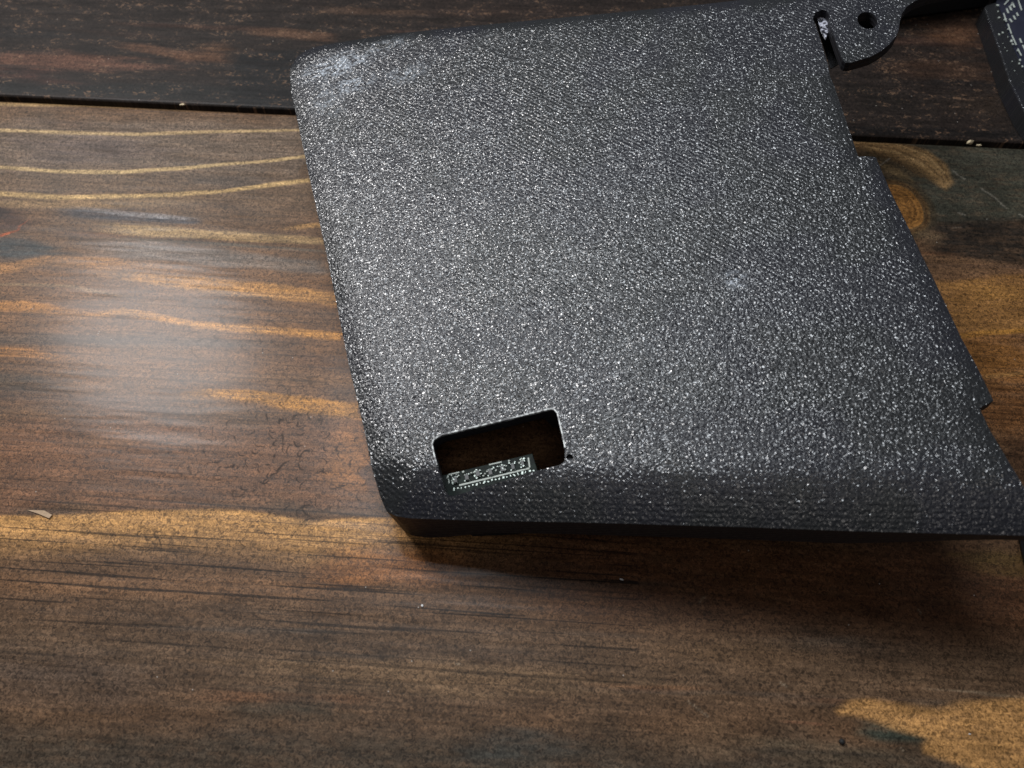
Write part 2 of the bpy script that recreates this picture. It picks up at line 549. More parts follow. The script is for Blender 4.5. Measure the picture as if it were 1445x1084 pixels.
    g.blob((1240, 235), 90, 44, (86, 72, 54), .9, .2, .5)
    g.poly([(1190, 196), (1230, 199), (1270, 201), (1310, 213), (1335, 232), (1344, 258), (1335, 268), (1318, 258), (1300, 243), (1270, 228), (1235, 214), (1190, 206)], (146, 118, 84), .85, 1.0, .6)
    g.poly([(1225, 210), (1262, 219), (1298, 234), (1322, 252), (1318, 258), (1290, 243), (1255, 226), (1225, 216)], (94, 76, 54), .7, .6, .4)
    g.poly([(1235, 226), (1265, 237), (1288, 255), (1292, 262), (1270, 252), (1240, 236)], (120, 102, 76), .7, .6, .3)
    cx, cy = st(1262, 292)
    d = np.hypot((S - cx) / 8.2, (T - cy) / 8.4)
    th = np.arctan2(T - cy, S - cx)
    d = d + g.wf * .05 + .05 * np.sin(3 * th + 1)
    g.lay(sstep((1.5 - d) / .2) * .9, (62, 54, 42))
    g.lay(sstep((1.25 - d) / .10) * .8, (88, 70, 48))
    g.lay(sstep((1.0 - d) / .06) * .95, (138, 100, 60), True)
    for rr, wd, op in ((.30, .06, .25), (.52, .07, .45), (.70, .06, .55), (.87, .05, .35), (1.08, .05, .5)):
        g.lay(sstep(1.3 - np.abs(d - rr) / wd) * op, (66, 44, 26), True)
    for pts in ([(1215, 203), (1262, 210), (1300, 226), (1328, 250)], [(1230, 216), (1268, 228), (1300, 250)], [(1240, 199), (1290, 208), (1325, 228), (1338, 255)]):
        g.path(pts, .35, (84, 66, 46), .7)
    for pts in ([(1222, 207), (1270, 216), (1305, 234)], [(1262, 203), (1306, 218), (1332, 244)]):
        g.path(pts, .3, (168, 142, 106), .7)
    # pale scratches
    for pts in ([(1243, 233), (1255, 224)], [(1344, 240), (1352, 247), (1361, 253)], [(1384, 265), (1396, 274), (1406, 281), (1420, 294)], [(1438, 303), (1450, 309)], [(1352, 300), (1362, 303)],
                [(1345, 322), (1362, 320)]):
        g.path(pts, .22, (140, 136, 128), .6)
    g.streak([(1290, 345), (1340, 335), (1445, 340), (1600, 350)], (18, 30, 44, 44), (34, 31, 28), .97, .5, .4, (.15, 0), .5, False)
    g.blob((1312, 335), 34, 18, (92, 78, 62), .75)
    g.poly([(1310, 396), (1345, 398), (1385, 392), (1420, 388), (1600, 390), (1600, 470), (1445, 470), (1330, 470)], (118, 88, 56), .97, 1.0, .7)  # orange wood, darkened in colour for the half shadow lying here
    g.blob((1400, 415), 70, 22, (138, 104, 64), .6)
    g.streak([(1330, 478), (1380, 470), (1445, 466), (1560, 466)], 5, (146, 108, 60), .8, .6, .6, (.1, 0), .3)
    g.blob((1400, 510), 110, 40, (108, 76, 44), .9, .2)
    g.streak([(1370, 533), (1445, 524), (1560, 524)], 4, (128, 98, 64), .7, .6, .6, (.1, 0), .3)
    g.blob((1430, 585), 90, 44, (98, 68, 44), .9, .2)
    g.blob((1470, 660), 80, 60, (64, 46, 34), .9, .2)
    for c, rx, ry, op in (((420, 640), 190, 110, 1.0), ((330, 480), 200, 70, .45), ((250, 760), 320, 40, .6), ((230, 910), 320, 110, .40), ((600, 820), 200, 70, .5), ((520, 1000), 260, 80, .35), ((1000, 850), 200, 60, .2)):
        p = st(*c)
        a, b = abs(st(c[0] + rx, c[1])[0] - p[0]), abs(st(c[0], c[1] + ry)[1] - p[1])
        g.swirl = np.maximum(g.swirl, op * np.exp(-((S - p[0]) / a) ** 2 - ((T - p[1]) / b) ** 2))
    g.swirl = g.swirl * (.55 + 1.3 * fbm(S / 14, T / 10, 77, 3))
    for pts in ([(971, 990), (983, 1000), (1000, 1013)], [(987, 850), (992, 844), (998, 842)], [(1100, 960), (1103, 965), (1111, 968)], [(1270, 1055), (1274, 1060)], [(1295, 860), (1301, 866)], 
                [(640, 935), (650, 939)]):
        g.path(pts, .13, (150, 138, 122), .5)
    # pores densest in the lower left
    p1, p2 = st(250, 800), st(300, 500)
    g.pore = 0.10 + 0.9 * np.exp(-(((T - p1[1]) / 20) ** 2)) * (S < st(900, 800)[0]) + .35 * np.exp(-(((T - p2[1]) / 22) ** 2))


def far_figure(g):
    r = rng.random
    for i in range(40):
        x, y = r() * 1600 - 100, -60 + r() * 200
        L = 80 + r() * 300
        c = rng.choice([(62, 46, 40), (30, 28, 28), (26, 25, 26), (54, 42, 36), (44, 34, 30), (70, 48, 38)])
        g.streak([(x, y), (x + L / 2, y + L * .015), (x + L, y + L * .035)], 2 + r() * 7, c, .5, .7, .7, (.35, .35), .7)
    g.blob((110, 88), 190, 22, (84, 60, 50), .95, .1)
    g.blob((40, 108), 110, 14, (84, 54, 46), .8)
    g.streak([(150, 62), (210, 70), (270, 80), (335, 84)], (6, 9, 11, 8), (88, 64, 50), .65, .6, .6, (.3, .2), .8)
    g.blob((295, 74), 40, 14, (92, 68, 52), .55)
    g.streak([(330, 44), (400, 48), (480, 56)], (6, 10, 8), (84, 63, 50), .65, .6, .6, (.3, .2), .7)
    g.streak([(430, 12), (480, 16), (620, 20)], (5, 6, 6), (74, 58, 48), .6, .6, .6, (.3, .3), .7)
    g.streak([(-100, 44), (60, 48), (150, 52)], (10, 9, 5), (30, 28, 28), .9, .5, .5, (0, .3), .5)
    g.streak([(-100, 124), (60, 124), (250, 130), (430, 140)], (9, 10, 14, 14), (30, 30, 30), .95, .5, .4, (0, 0), .4)
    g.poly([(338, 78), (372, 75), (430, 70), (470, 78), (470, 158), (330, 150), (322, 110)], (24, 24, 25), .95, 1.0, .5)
    g.blob((700, 20), 260, 26, (46, 36, 32), .7)
    g.blob((1345, 45), 70, 34, (74, 54, 42), .95, .1)
    g.blob((1330, 95), 110, 24, (58, 44, 36), .8)
    g.blob((1250, 140), 80, 34, (30, 27, 25), .9, .2)
    g.blob((1400, 150), 90, 30, (46, 38, 32), .7)
    g.streak([(1150, 184), (1300, 186), (1560, 196)], 7, (26, 24, 24), .9, .5, .5, (0, 0), .3)
    g.pore = np.full(g.S.shape, .2)


fl, fr = st(-20, 10)[0] - 8, st(1465, 10)[0] + 8
near_lo = st(0, 1100)[1]
GAP = abs(st(700, 174)[1] - st(700, 181)[1])
sx = axis(fl - 120, fr + 120, fl, fr, 0.36, 6.0)
tyn = axis(near_lo - 60, -0.0, near_lo - 4, -0.36 * 2, 0.36, 6.0)
tyn[-1] = 0.0
plank('plank', sx, tyn, near_figure, (90, 70, 54), 11, M_NEAR, table)
far_hi = st(0, -14)[1]
sxf = axis(fl - 120, fr + 120, fl, fr, 0.5, 6.0)
tyf = axis(GAP, far_hi + 70, GAP + .01, far_hi, 0.4, 6.0)
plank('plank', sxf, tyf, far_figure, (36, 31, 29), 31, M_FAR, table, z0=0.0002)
kb = Nodes('raw_wood_batten')
kb.b.inputs['Base Color'].default_value = (.02, .014, .01, 1)
kb.b.inputs['Roughness'].default_value = .9
bt = prism('batten', [(-.12, -.03, -.05), (.5, -.03, -.05), (.5, .03, -.05), (-.12, .03, -.05)],
           [(-.12, -.03, -.0225), (.5, -.03, -.0225), (.5, .03, -.0225), (-.12, .03, -.0225)])
obj('batten', bt, kb.mat, table)

# ------------------------------------------------------------------ printed case


def plastic(name, grain=1.0, smudge=False, base=(0.0150, 0.0156, 0.0180), rough=.38, flakes=True):
    """black filament pressed on a textured bed: pebbled grain whose facets glint one by one, faint diagonal print lines"""
    k = Nodes(name)
    k.dim = '2D'
    co = k.n('TexCoord').outputs['Object']
    nz = k.n('TexNoise', {'Vector': co, 'Scale': 900.0, 'Detail': 0.0}, noise_dimensions='2D')
    cw = k.n('VectorMath', {0: co, 1: k.n('VectorMath', {0: nz.outputs['Color'], 'Scale': 0.0005}, operation='SCALE').outputs[0]}, operation='ADD').outputs[0]
    g1 = k.noise(cw, 1500, 1.5, 0.55)
    lv = k.mapping(co, (1, 1, 1), (0, 0, math.radians(57)))
    wv = k.n('TexWave', {'Vector': lv, 'Scale': 2000 / 6.283, 'Distortion': 0.5, 'Detail': 0.0}, wave_type='BANDS', bands_direction='Y').outputs[1]
    lmask = k.ramp(k.noise(co, 45, 1), 0.35, 0.65)
    hgt = k.math('ADD', g1, k.math('MULTIPLY', k.math('MULTIPLY', wv, lmask), 0.20))
    lay_ = k.n('TexWave', {'Vector': co, 'Scale': 4200 / 6.283 / 1.0, 'Distortion': 0.25, 'Detail': 0.0}, wave_type='BANDS', bands_direction='Z').outputs[1]
    hgt = k.math('ADD', hgt, k.math('MULTIPLY', lay_, 0.15))
    col = k.mix(k.ramp(k.noise(co, 38, 2), .42, .58), (base[0] * 1.0, base[1], base[2] * 1.10, 1), (base[0], base[1] * 1.03, base[2] * .96, 1))
    rg = k.ramp(k.noise(co, 60, 2), .3, .7, rough - .04, rough + .05)
    if smudge:
        m = None
        for (px, py), rx, ry, op in (((474, 94), .014, .0068, 1.0), ((500, 118), .008, .005, .9), ((1038, 395), .0034, .0034, .8), ((462, 140), .007, .010, .4), ((570, 106), .009, .005, .5), ((540, 66), .012, .004, .35)):
            p = on_plate(px, py)
            q = k.mapping(co, (1 / rx, 1 / ry, 0), (0, 0, 0), (-p[0] / rx, -p[1] / ry, 0))
            d = k.n('VectorMath', {0: q}, operation='LENGTH').outputs['Value']
            a = k.ramp(d, .1, 1.0, op, 0)
            m = a if m is None else k.math('MAXIMUM', m, a)
        brk = k.noise(k.mapping(co, (1, 2, 1), (0, 0, math.radians(28))), 300, 3, .7)
        m = k.math('MULTIPLY', m, k.ramp(brk, .40, .58))
        m = k.math('MULTIPLY', m, k.ramp(g1, .40, .62, .12, 1))
        col = k.mix(k.math('MULTIPLY', m, .95), col, (.48, .53, .59, 1))
        rg = k.math('ADD', rg, k.math('MULTIPLY', m, .25))
    k.b.inputs['Specular IOR Level'].default_value = 0.5
    bp = k.n('Bump', {'Strength': 1.0, 'Distance': 0.00018 * grain, 'Height': hgt})
    nrm = bp.outputs[0]
    if flakes:
        geo, fl = nrm, None
        for sc, lim, amt, rare, off in ((1350.0, .31, .40, .35, 0.0), (2300.0, .36, .52, .15, 4.3)):
            vo = k.n('TexVoronoi', {'Vector': k.mapping(cw, (1, 1, 1), (0, 0, 0), (off, 0, 0)), 'Scale': sc}, voronoi_dimensions='2D')
            pick = k.math('GREATER_THAN', k.n('SeparateColor', {0: vo.outputs['Color']}).outputs[2], rare)
            msk = k.math('MULTIPLY', k.ramp(vo.outputs['Distance'], lim, lim * .8), pick)
            rnd = k.n('VectorMath', {0: vo.outputs['Color'], 1: (.5, .5, .5)}, operation='SUBTRACT').outputs[0]
            rnd = k.n('VectorMath', {0: rnd, 1: (1, 1, 0)}, operation='MULTIPLY').outputs[0]
            nn = k.n('VectorMath', {0: rnd, 'Scale': k.math('MULTIPLY', msk, amt)}, operation='SCALE').outputs[0]
            geo = k.n('VectorMath', {0: geo, 1: nn}, operation='ADD').outputs[0]
            fl = msk if fl is None else k.math('MAXIMUM', fl, msk)
        nrm = k.n('VectorMath', {0: geo}, operation='NORMALIZE').outputs[0]
        k.put(k.b.inputs['Specular IOR Level'], k.ramp(fl, 0, 1, .34, .95, False))
        rg = k.mix(fl, k.grey(rg), (.21, .21, .21, 1))
        rg = k.n('SeparateColor', {0: rg}).outputs[0]
    k.put(k.b.inputs['Base Color'], col)
    k.put(k.b.inputs['Roughness'], rg)
    k.put(k.b.inputs['Normal'], nrm)
    return k.mat


def layered(name):
    """printed side walls: stacked layer lines"""
    k = Nodes(name)
    co = k.n('TexCoord').outputs['Object']
    wv = k.n('TexWave', {'Vector': co, 'Scale': 5000 / 6.283 / 3, 'Distortion': .6}, wave_type='BANDS', bands_direction='Z').outputs[1]
    nz = k.noise(co, 900, 2)
    k.b.inputs['Base Color'].default_value = (.018, .018, .022, 1)
    k.put(k.b.inputs['Roughness'], k.ramp(nz, .3, .7, .45, .6))
    k.b.inputs['Specular IOR Level'].default_value = .30
    bp = k.n('Bump', {'Strength': .8, 'Distance': .00008, 'Height': k.math('ADD', wv, k.math('MULTIPLY', nz, .4))})
    k.put(k.b.inputs['Normal'], bp.outputs[0])
    return k.mat


M_TOP = plastic('textured_black_plastic', 1.0, True)
M_WALL = layered('printed_wall_plastic')

case = empty('printed_case', CASE)
case.matrix_world = Matrix([[eu[i], ev[i], en[i], CASE[i]] for i in range(3)] + [[0, 0, 0, 1]])
tag(case, 'black speckled 3D printed case shell, tilted on the dark wooden table', 'case')

BOT = 0.0040      # how far the front edge is sunk by the sloping front
SIDE = 0.0007
outline = [  # picture point, sink, kind of the edge that leaves it
    ((411, 130), SIDE, 'left'), ((421.5, 179.5), SIDE, 'left'), ((434, 238), SIDE, 'left'), ((461, 360), SIDE, 'left'), ((494, 523), SIDE, 'left'),
    ((513, 602), SIDE, 'left'), ((526, 664), .0010, 'left'), ((535, 700), .0018, 'left'), ((540, 713), .0024, 'front'), ((546, 722), BOT, 'front'), ((558, 728.5), BOT, 'front'),
    ((577, 731.5), BOT, 'front'), ((683, 735), BOT, 'front'), ((800, 737), BOT, 'front'), ((900, 739.5), BOT, 'front'), ((1050, 744), BOT, 'front'), ((1200, 749.5), BOT, 'front'),
    ((1445, 756), BOT, 'front'), ((1478, 757), BOT, 'right'),
    ((1476, 738), SIDE, 'right'), ((1445, 687), .0004, 'right'), ((1423, 651), .0004, 'right'), ((1397, 607), .0004, 'right'), ((1382, 576), .0004, 'none'), ((1402, 565.5), .0004, 'right'),
    ((1381, 522), .0004, 'right'), ((1358, 480), .0004, 'right'), ((1320, 399), .0004, 'right'), ((1301, 361), .0004, 'right'), ((1279, 315), .0004, 'right'), ((1257, 271), .0004, 'right'),
    ((1248, 250), .0004, 'right'), ((1243, 239), .0004, 'right'), ((1236, 222), .0004, 'none'), ((1211, 221), .0004, 'right'), ((1206, 206), .0004, 'right'), ((1197, 180), .0004, 'right'),
    ((1187, 150), .0004, 'right'), ((1177, 120), .0003, 'right'), ((1172, 107), 0, 'none'), ((1167, 87), 0, 'none'), ((1155, 47), 0, 'none'), ((1147, 26), 0, 'none'),
    ((1150, 18), 0, 'none'), ((1160, 13.7), 0, 'none'), ((1155, -14), SIDE, 'top'),
    ((990, 5), SIDE, 'top'), ((800, 23), SIDE, 'top'), ((680, 34), SIDE, 'top'), ((554, 46.6), SIDE, 'top'), ((470, 60), SIDE, 'top'), ((448.5, 64), SIDE, 'top'), ((430, 71), SIDE, 'top'),
    ((419, 79), SIDE, 'top'), ((412, 89), SIDE, 'left'), ((409, 104), SIDE, 'left')]
BEVEL = {'left': (.0060, SIDE, 1.7), 'top': (.0046, .0010, 1.7), 'right': (.0040, .0004, 1.4), 'front': (.0105, BOT, 1.55), 'none': None}
window = [(610, 627), (612, 621), (624, 614), (700, 596), (774, 578), (781, 577.5), (786, 583), (792, 608), (797, 632), (797, 650), (791, 656), (750, 666), (690, 682.5), (640, 695), (631, 695), (626, 690), (618, 658)]


def resample(pts, step, keep=None, closed=True):
    out, info = [], []
    n = len(pts)
    for i in range(n):
        a, b = np.array(pts[i]), np.array(pts[(i + 1) % n])
        L = np.linalg.norm(b - a)
        k = max(1, int(L / step))
        for j in range(k):
            out.append(a + (b - a) * j / k)
            info.append((i, j / k))
    return np.array(out), info


def seg_dist(P, a, b):
    e = b - a
    t = np.clip(((P - a) @ e) / (e @ e), 0, 1)
    return np.linalg.norm(P - a - t[:, None] * e, axis=1)


OUT = np.array([on_plate(p[0][0], p[0][1], p[1])[:2] for p in outline])
WIN = np.array([on_plate(*p)[:2] for p in window])


def top_height(P):
    """surface of the case in plate coordinates (negative = sunk towards the edges)"""
    P = np.atleast_2d(np.asarray(P, float))
    acc = np.zeros(len(P))
    dist = {}
    n = len(OUT)
    for i in range(n):
        kd = outline[i][2]
        if BEVEL[kd] is None:
            continue
        d = seg_dist(P, OUT[i], OUT[(i + 1) % n])
        dist[kd] = np.minimum(dist.get(kd, 1e9), d)
    for kd, d in dist.items():
        w, dep, pw = BEVEL[kd]
        acc = acc + (dep * np.clip(1 - d / w, 0, 1) ** pw) ** 3
    return -np.cbrt(acc)


def ellipse(c, rx, ry, n=20, ang=0.0, off=0.0):
    r = []
    for i in range(n):
        a = 2 * math.pi * i / n
        x, y = rx * math.cos(a), ry * math.sin(a)
        r.append(on_plate(c[0] + x * math.cos(ang) - y * math.sin(ang), c[1] + x * math.sin(ang) + y * math.cos(ang), off)[:2])
    return np.array(r)


def inside(P, poly):
    x, y = P[:, 0], P[:, 1]
    r = np.zeros(len(P), bool)
    for i in range(len(poly)):
        a, b = poly[i], poly[(i + 1) % len(poly)]
        cr = (a[1] > y) != (b[1] > y)
        with np.errstate(divide='ignore', invalid='ignore'):
            r ^= cr & (x < (b[0] - a[0]) * (y - a[1]) / (b[1] - a[1]) + a[0])
    return r


def sheet(name, outer, holes, under, step=0.0014, skip=None):
    """solid plate: surface top_height over outer minus holes; under(P) gives the lower surface; skip = outer edges without wall"""
    loops = [outer] + holes
    allp = np.concatenate(loops)
    lo, hi = outer.min(0), outer.max(0)
    gx, gy = np.meshgrid(np.arange(lo[0], hi[0], step), np.arange(lo[1], hi[1], step), indexing='ij')
    G = np.stack([gx.ravel(), gy.ravel()], 1)
    rs = np.random.RandomState(3)
    G = G + (rs.rand(*G.shape) - .5) * step * .3
    keep = inside(G, outer)
    for hl in holes:
        keep &= ~inside(G, hl)
    for lp in loops:
        for i in range(len(lp)):
            a, b = lp[i], lp[(i + 1) % len(lp)]
            bx = keep & (np.abs(G[:, 0] - (a[0] + b[0]) / 2) < .004) & (np.abs(G[:, 1] - (a[1] + b[1]) / 2) < .004)
            ii = np.where(bx)[0]
            if len(ii):
                keep[ii[seg_dist(G[ii], a, b) < step * .45]] = False
    G = G[keep]
    pts = np.concatenate([allp, G])
    edges, s = [], 0
    for lp in loops:
        k = len(lp)
        edges += [(s + i, s + (i + 1) % k) for i in range(k)]
        s += k
    v2, e2, f2, ov, oe, of = delaunay_2d_cdt([Vector(p) for p in pts], edges, [], 0, 1e-7)
    V = np.array([tuple(v) for v in v2])
    cen = np.array([np.mean([V[i] for i in f], axis=0) for f in f2])
    ok = inside(cen, outer)
    for hl in holes:
        ok &= ~inside(cen, hl)
    faces = [f for f, g in zip(f2, ok) if g]
    mp = {}
    for ni, src in enumerate(ov):
        for q in src:
            mp[q] = ni
    zt, zb = top_height(V), under(V)
    N = len(V)
    verts = [(x, y, z) for (x, y), z in zip(V, zt)] + [(x, y, z) for (x, y), z in zip(V, zb)]
    F, mi = [], []
    for f in faces:
        a, b, c = (V[f[0]], V[f[1]], V[f[2]])
        ar = (b[0] - a[0]) * (c[1] - a[1]) - (b[1] - a[1]) * (c[0] - a[0])
        if abs(ar) < 2e-9:          # sliver between nearly collinear rim points
            continue
        if ar < 0:
            f = f[::-1]
        F.append(tuple(f))
        mi.append(0)
        F.append(tuple(N + i for i in f[::-1]))
        mi.append(1)
    # walls get their own vertices so that the rim stays crisp
    def wall(a, b, flip):
        ia, ib = mp[a], mp[b]
        k = len(verts)
        for i in (ia, ib):
            verts.append((V[i][0], V[i][1], zt[i] + 0.0))
            verts.append((V[i][0], V[i][1], zb[i]))
        q = (k, k + 1, k + 3, k + 2)
        F.append(q if not flip else q[::-1])
        mi.append(1)
    s = 0
    for li, lp in enumerate(loops):
        k = len(lp)
        area2 = sum(lp[i][0] * lp[(i + 1) % k][1] - lp[(i + 1) % k][0] * lp[i][1] for i in range(k))
        for i in range(k):
            if li == 0 and skip and skip(lp[i], lp[(i + 1) % k]):
                continue
            wall(s + i, s + (i + 1) % k, (area2 < 0) != (li > 0))
        s += k
    me = pydata(name, verts, F)
    me.materials.append(M_TOP)
    me.materials.append(M_WALL)
    me.polygons.foreach_set('material_index', mi)
    me.shade_smooth()
    return me


THICK = 0.0034
corner = OUT[9]
lip_x = OUT[17][0]


def under_plate(P):
    P = np.atleast_2d(P)
    zt = top_height(P)
    z = np.minimum(-THICK, zt - .0028)
    fr = np.full(len(P), 1e9)
    for i in range(len(OUT)):
        if outline[i][2] == 'front':
            fr = np.minimum(fr, seg_dist(P, OUT[i], OUT[(i + 1) % len(OUT)]))
    # deep foot under the near left corner, scalloped away along the front
    d = np.maximum(P[:, 0] - corner[0], 0)
    foot = sstep(1 - (d - .004) / .017)
    rim = np.clip(1 - fr / .0022, 0, 1) > 0
    lf = np.full(len(P), 1e9)
    for i in range(len(OUT)):
        if outline[i][2] == 'left':
            lf = np.minimum(lf, seg_dist(P, OUT[i], OUT[(i + 1) % len(OUT)]))
    rim2 = lf < .0022
    lip = .0028 + .0052 * sstep((lip_x - P[:, 0]) / .03)
    zf = -BOT - lip * (1 - foot) - foot * .0133
    z = np.where(rim, np.minimum(z, zf), z)
    z = np.where(rim2, np.minimum(z, -.0165), z)
    # collar: the cut-out is deeper on its right side
    wr = np.full(len(P), 1e9)
    for i in range(5, 10):
        wr = np.minimum(wr, seg_dist(P, WIN[i], WIN[i + 1]))
    z = np.where(wr < .0017, np.minimum(z, -.0090), z)
    return z


shared_a, shared_b = on_plate(1160, 13.7)[:2], on_plate(1155, -14, SIDE)[:2]


def on_shared(a, b):
    m = (a + b) / 2
    return seg_dist(m[None], shared_a, shared_b)[0] < 1e-5


outer, _ = resample(OUT, .0012)
win, _ = resample(WIN, .0012)
dimple = ellipse((798.5, 647), 5.0, 4.6, 14)
DIMPLE_FLOOR = .0009
# keep the small screw dimple clear of the window corner
dimple = dimple + (on_plate(804, 645.5)[:2] - on_plate(798.5, 647)[:2])
body = obj('top_plate', sheet('top_plate', outer, [win, dimple], under_plate, skip=on_shared), None, case)

tab_px = [(1160, 13.7), (1166, 15), (1170, 21), (1172, 37), (1182, 67), (1189, 85), (1193, 88.5), (1200, 88.5), (1229, 80), (1244, 71.5), (1255, 62.5), (1263, 53), (1268, 43),
          (1270, 30), (1273, 19), (1279, 10), (1290, 2), (1310, -6), (1340, -12), (1400, -20), (1400, -40)]
tab = np.array([on_plate(*p)[:2] for p in tab_px] + [shared_b])
tabr, _ = resample(tab, .0012)
hole = ellipse((1224, 29), 14.5, 11.5, 24, .35)
tb = obj('mounting_tab', sheet('mounting_tab', tabr, [hole], lambda P: np.full(len(P), -.0026), skip=on_shared), None, case)


def loc_pt(w):
    q = np.asarray(w) - CASE
    return (q @ eu, q @ ev, q @ en)


# pale strip painting the edge highlight around the window cut-out
krm = Nodes('painted_edge_highlight')
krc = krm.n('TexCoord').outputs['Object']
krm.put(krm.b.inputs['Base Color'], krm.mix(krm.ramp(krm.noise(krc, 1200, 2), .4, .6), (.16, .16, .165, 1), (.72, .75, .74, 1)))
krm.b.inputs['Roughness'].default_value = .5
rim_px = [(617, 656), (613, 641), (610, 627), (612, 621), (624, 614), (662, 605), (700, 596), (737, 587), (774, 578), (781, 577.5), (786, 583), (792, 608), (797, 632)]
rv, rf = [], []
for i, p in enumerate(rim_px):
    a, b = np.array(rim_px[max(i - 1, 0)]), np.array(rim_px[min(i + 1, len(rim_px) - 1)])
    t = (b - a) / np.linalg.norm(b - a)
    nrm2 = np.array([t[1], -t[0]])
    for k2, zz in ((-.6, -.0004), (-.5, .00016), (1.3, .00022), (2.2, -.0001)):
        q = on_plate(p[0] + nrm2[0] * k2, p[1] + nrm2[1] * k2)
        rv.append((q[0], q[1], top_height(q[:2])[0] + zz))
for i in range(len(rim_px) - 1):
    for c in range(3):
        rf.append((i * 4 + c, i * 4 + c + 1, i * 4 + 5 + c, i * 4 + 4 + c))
obj('rim_highlight', pydata('rim_highlight', rv, rf), krm.mat, case)

dl = [np.array([p[0], p[1], 0]) for p in (dimple - dimple.mean(0)) * 1.1 + dimple.mean(0)]
obj('dimple_floor', prism('dimple_floor', [p - np.array([0, 0, .0022]) for p in dl], [p - np.array([0, 0, DIMPLE_FLOOR]) for p in dl]), M_WALL, case)
# peg end inside the slot, its white glints painted as pale patches
kp = Nodes('painted_glint_peg')
kp.put(kp.b.inputs['Base Color'], kp.mix(kp.ramp(kp.noise(kp.n('TexCoord').outputs['Object'], 1100, 2), .46, .60), (.012, .012, .018, 1), (.42, .43, .50, 1)))
kp.b.inputs['Roughness'].default_value = .28
kc = kp.n('TexCoord').outputs['Object']
kp.put(kp.b.inputs['Normal'], kp.n('Bump', {'Strength': 1, 'Distance': .0004, 'Height': kp.noise(kc, 900, 3)}).outputs[0])
pp = [(1152, 22), (1160, 19), (1168, 24), (1171, 40), (1165, 58), (1158, 46)]
obj('peg', prism('peg', [on_plate(x, y, .0042) for x, y in pp], [on_plate(x, y, .0022) for x, y in pp], .0002), kp.mat, case)
# lower bridge wall between slot and tab, seen in the gap
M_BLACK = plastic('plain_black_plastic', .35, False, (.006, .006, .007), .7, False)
br = [(1150, 30), (1172, 30), (1193, 86), (1172, 98)]
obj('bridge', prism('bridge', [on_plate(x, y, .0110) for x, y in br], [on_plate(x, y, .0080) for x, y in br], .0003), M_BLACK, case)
# added black plug under the screw hole, so that the hole is a dark pit
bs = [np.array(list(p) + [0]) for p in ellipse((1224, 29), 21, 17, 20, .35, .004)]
obj('hole_plug', prism('hole_plug', [p - np.array([0, 0, .0110]) for p in bs], [p - np.array([0, 0, .0060]) for p in bs]), M_BLACK, case)
# added wall under the shell, stops window light leaking out in front
r0, r1 = on_plate(640, 716), on_plate(930, 690)
rd = np.array([0, .0018, 0])
rl = [r0 * [1, 1, 0], r1 * [1, 1, 0], r1 * [1, 1, 0] + rd, r0 * [1, 1, 0] + rd]
obj('leak_blocker', prism('leak_blocker', [p - np.array([0, 0, .0205]) for p in rl], [p - np.array([0, 0, .0082]) for p in rl]), M_BLACK, case)
# arm running on to the right behind the tab
a0, a1 = on_table(1236, 31.5, .001), on_table(1392, 10, .001)
back = np.array([.01, .03, 0])
lowp = [a0, a1, a1 + back, a0 + back]
obj('arm', prism('arm', [loc_pt(p) for p in lowp], [loc_pt(p + np.array([0, 0, .014])) for p in lowp], .0006), M_BLACK, case)
# leg under the raised right front corner
q0 = on_table(1456, 866, 0)
lb = [q0, q0 + np.array([.022, -.004, 0]), q0 + np.array([.024, .014, 0]), q0 + np.array([.002, .018, 0])]
lt = []
for p in lb:
    t = p + np.array([.004, .006, 0])
    num = np.dot(CASE - en * .0052 - t, en)
    lt.append(t + np.array([0, 0, num / en[2]]))
obj('leg', prism('leg', [loc_pt(p) for p in lb], [loc_pt(p) for p in lt], .0012), M_WALL, case)

# ------------------------------------------------------------------ circuit board seen through the window
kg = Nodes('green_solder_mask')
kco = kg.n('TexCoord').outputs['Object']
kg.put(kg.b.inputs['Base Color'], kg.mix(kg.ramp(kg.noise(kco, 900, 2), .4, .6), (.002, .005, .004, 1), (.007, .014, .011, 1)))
kg.b.inputs['Coat Weight'].default_value = 0
kg.b.inputs['Roughness'].default_value = .7
kg.b.inputs['Specular IOR Level'].default_value = .25
M_SILK = Nodes('white_silkscreen')
M_SILK.b.inputs['Base Color'].default_value = (.40, .44, .40, 1)
M_SILK.b.inputs['Roughness'].default_value = .6
M_SILK = M_SILK.mat
M_PAD = Nodes('tinned_pad')
M_PAD.b.inputs['Base Color'].default_value = (.30, .34, .31, 1)
M_PAD.b.inputs['Metallic'].default_value = .6
M_PAD.b.inputs['Roughness'].default_value = .35
M_PAD = M_PAD.mat
M_CHIP = Nodes('chip_epoxy')
M_CHIP.b.inputs['Base Color'].default_value = (.03, .032, .032, 1)
M_CHIP.b.inputs['Roughness'].default_value = .45
M_CHIP = M_CHIP.mat

BD = .0062
bpx = [(612, 674), (751, 640), (766, 688), (634, 728)]
o0 = on_plate(690, 690, BD)
board_root = CASE + eu * o0[0] + ev * o0[1] + en * o0[2]
board = empty('circuit_board', board_root)
board.matrix_world = Matrix([[eu[i], ev[i], en[i], board_root[i]] for i in range(3)] + [[0, 0, 0, 1]])
tag(board, 'dark green circuit board with white print seen through the window cut-out', 'circuit board')


def bp_(px, py, up=0.0):
    return on_plate(px, py, BD) - o0 + np.array([0, 0, up])


obj('substrate', prism('substrate', [bp_(x, y, -.0016) for x, y in bpx], [bp_(x, y) for x, y in bpx], .0001), kg.mat, board)


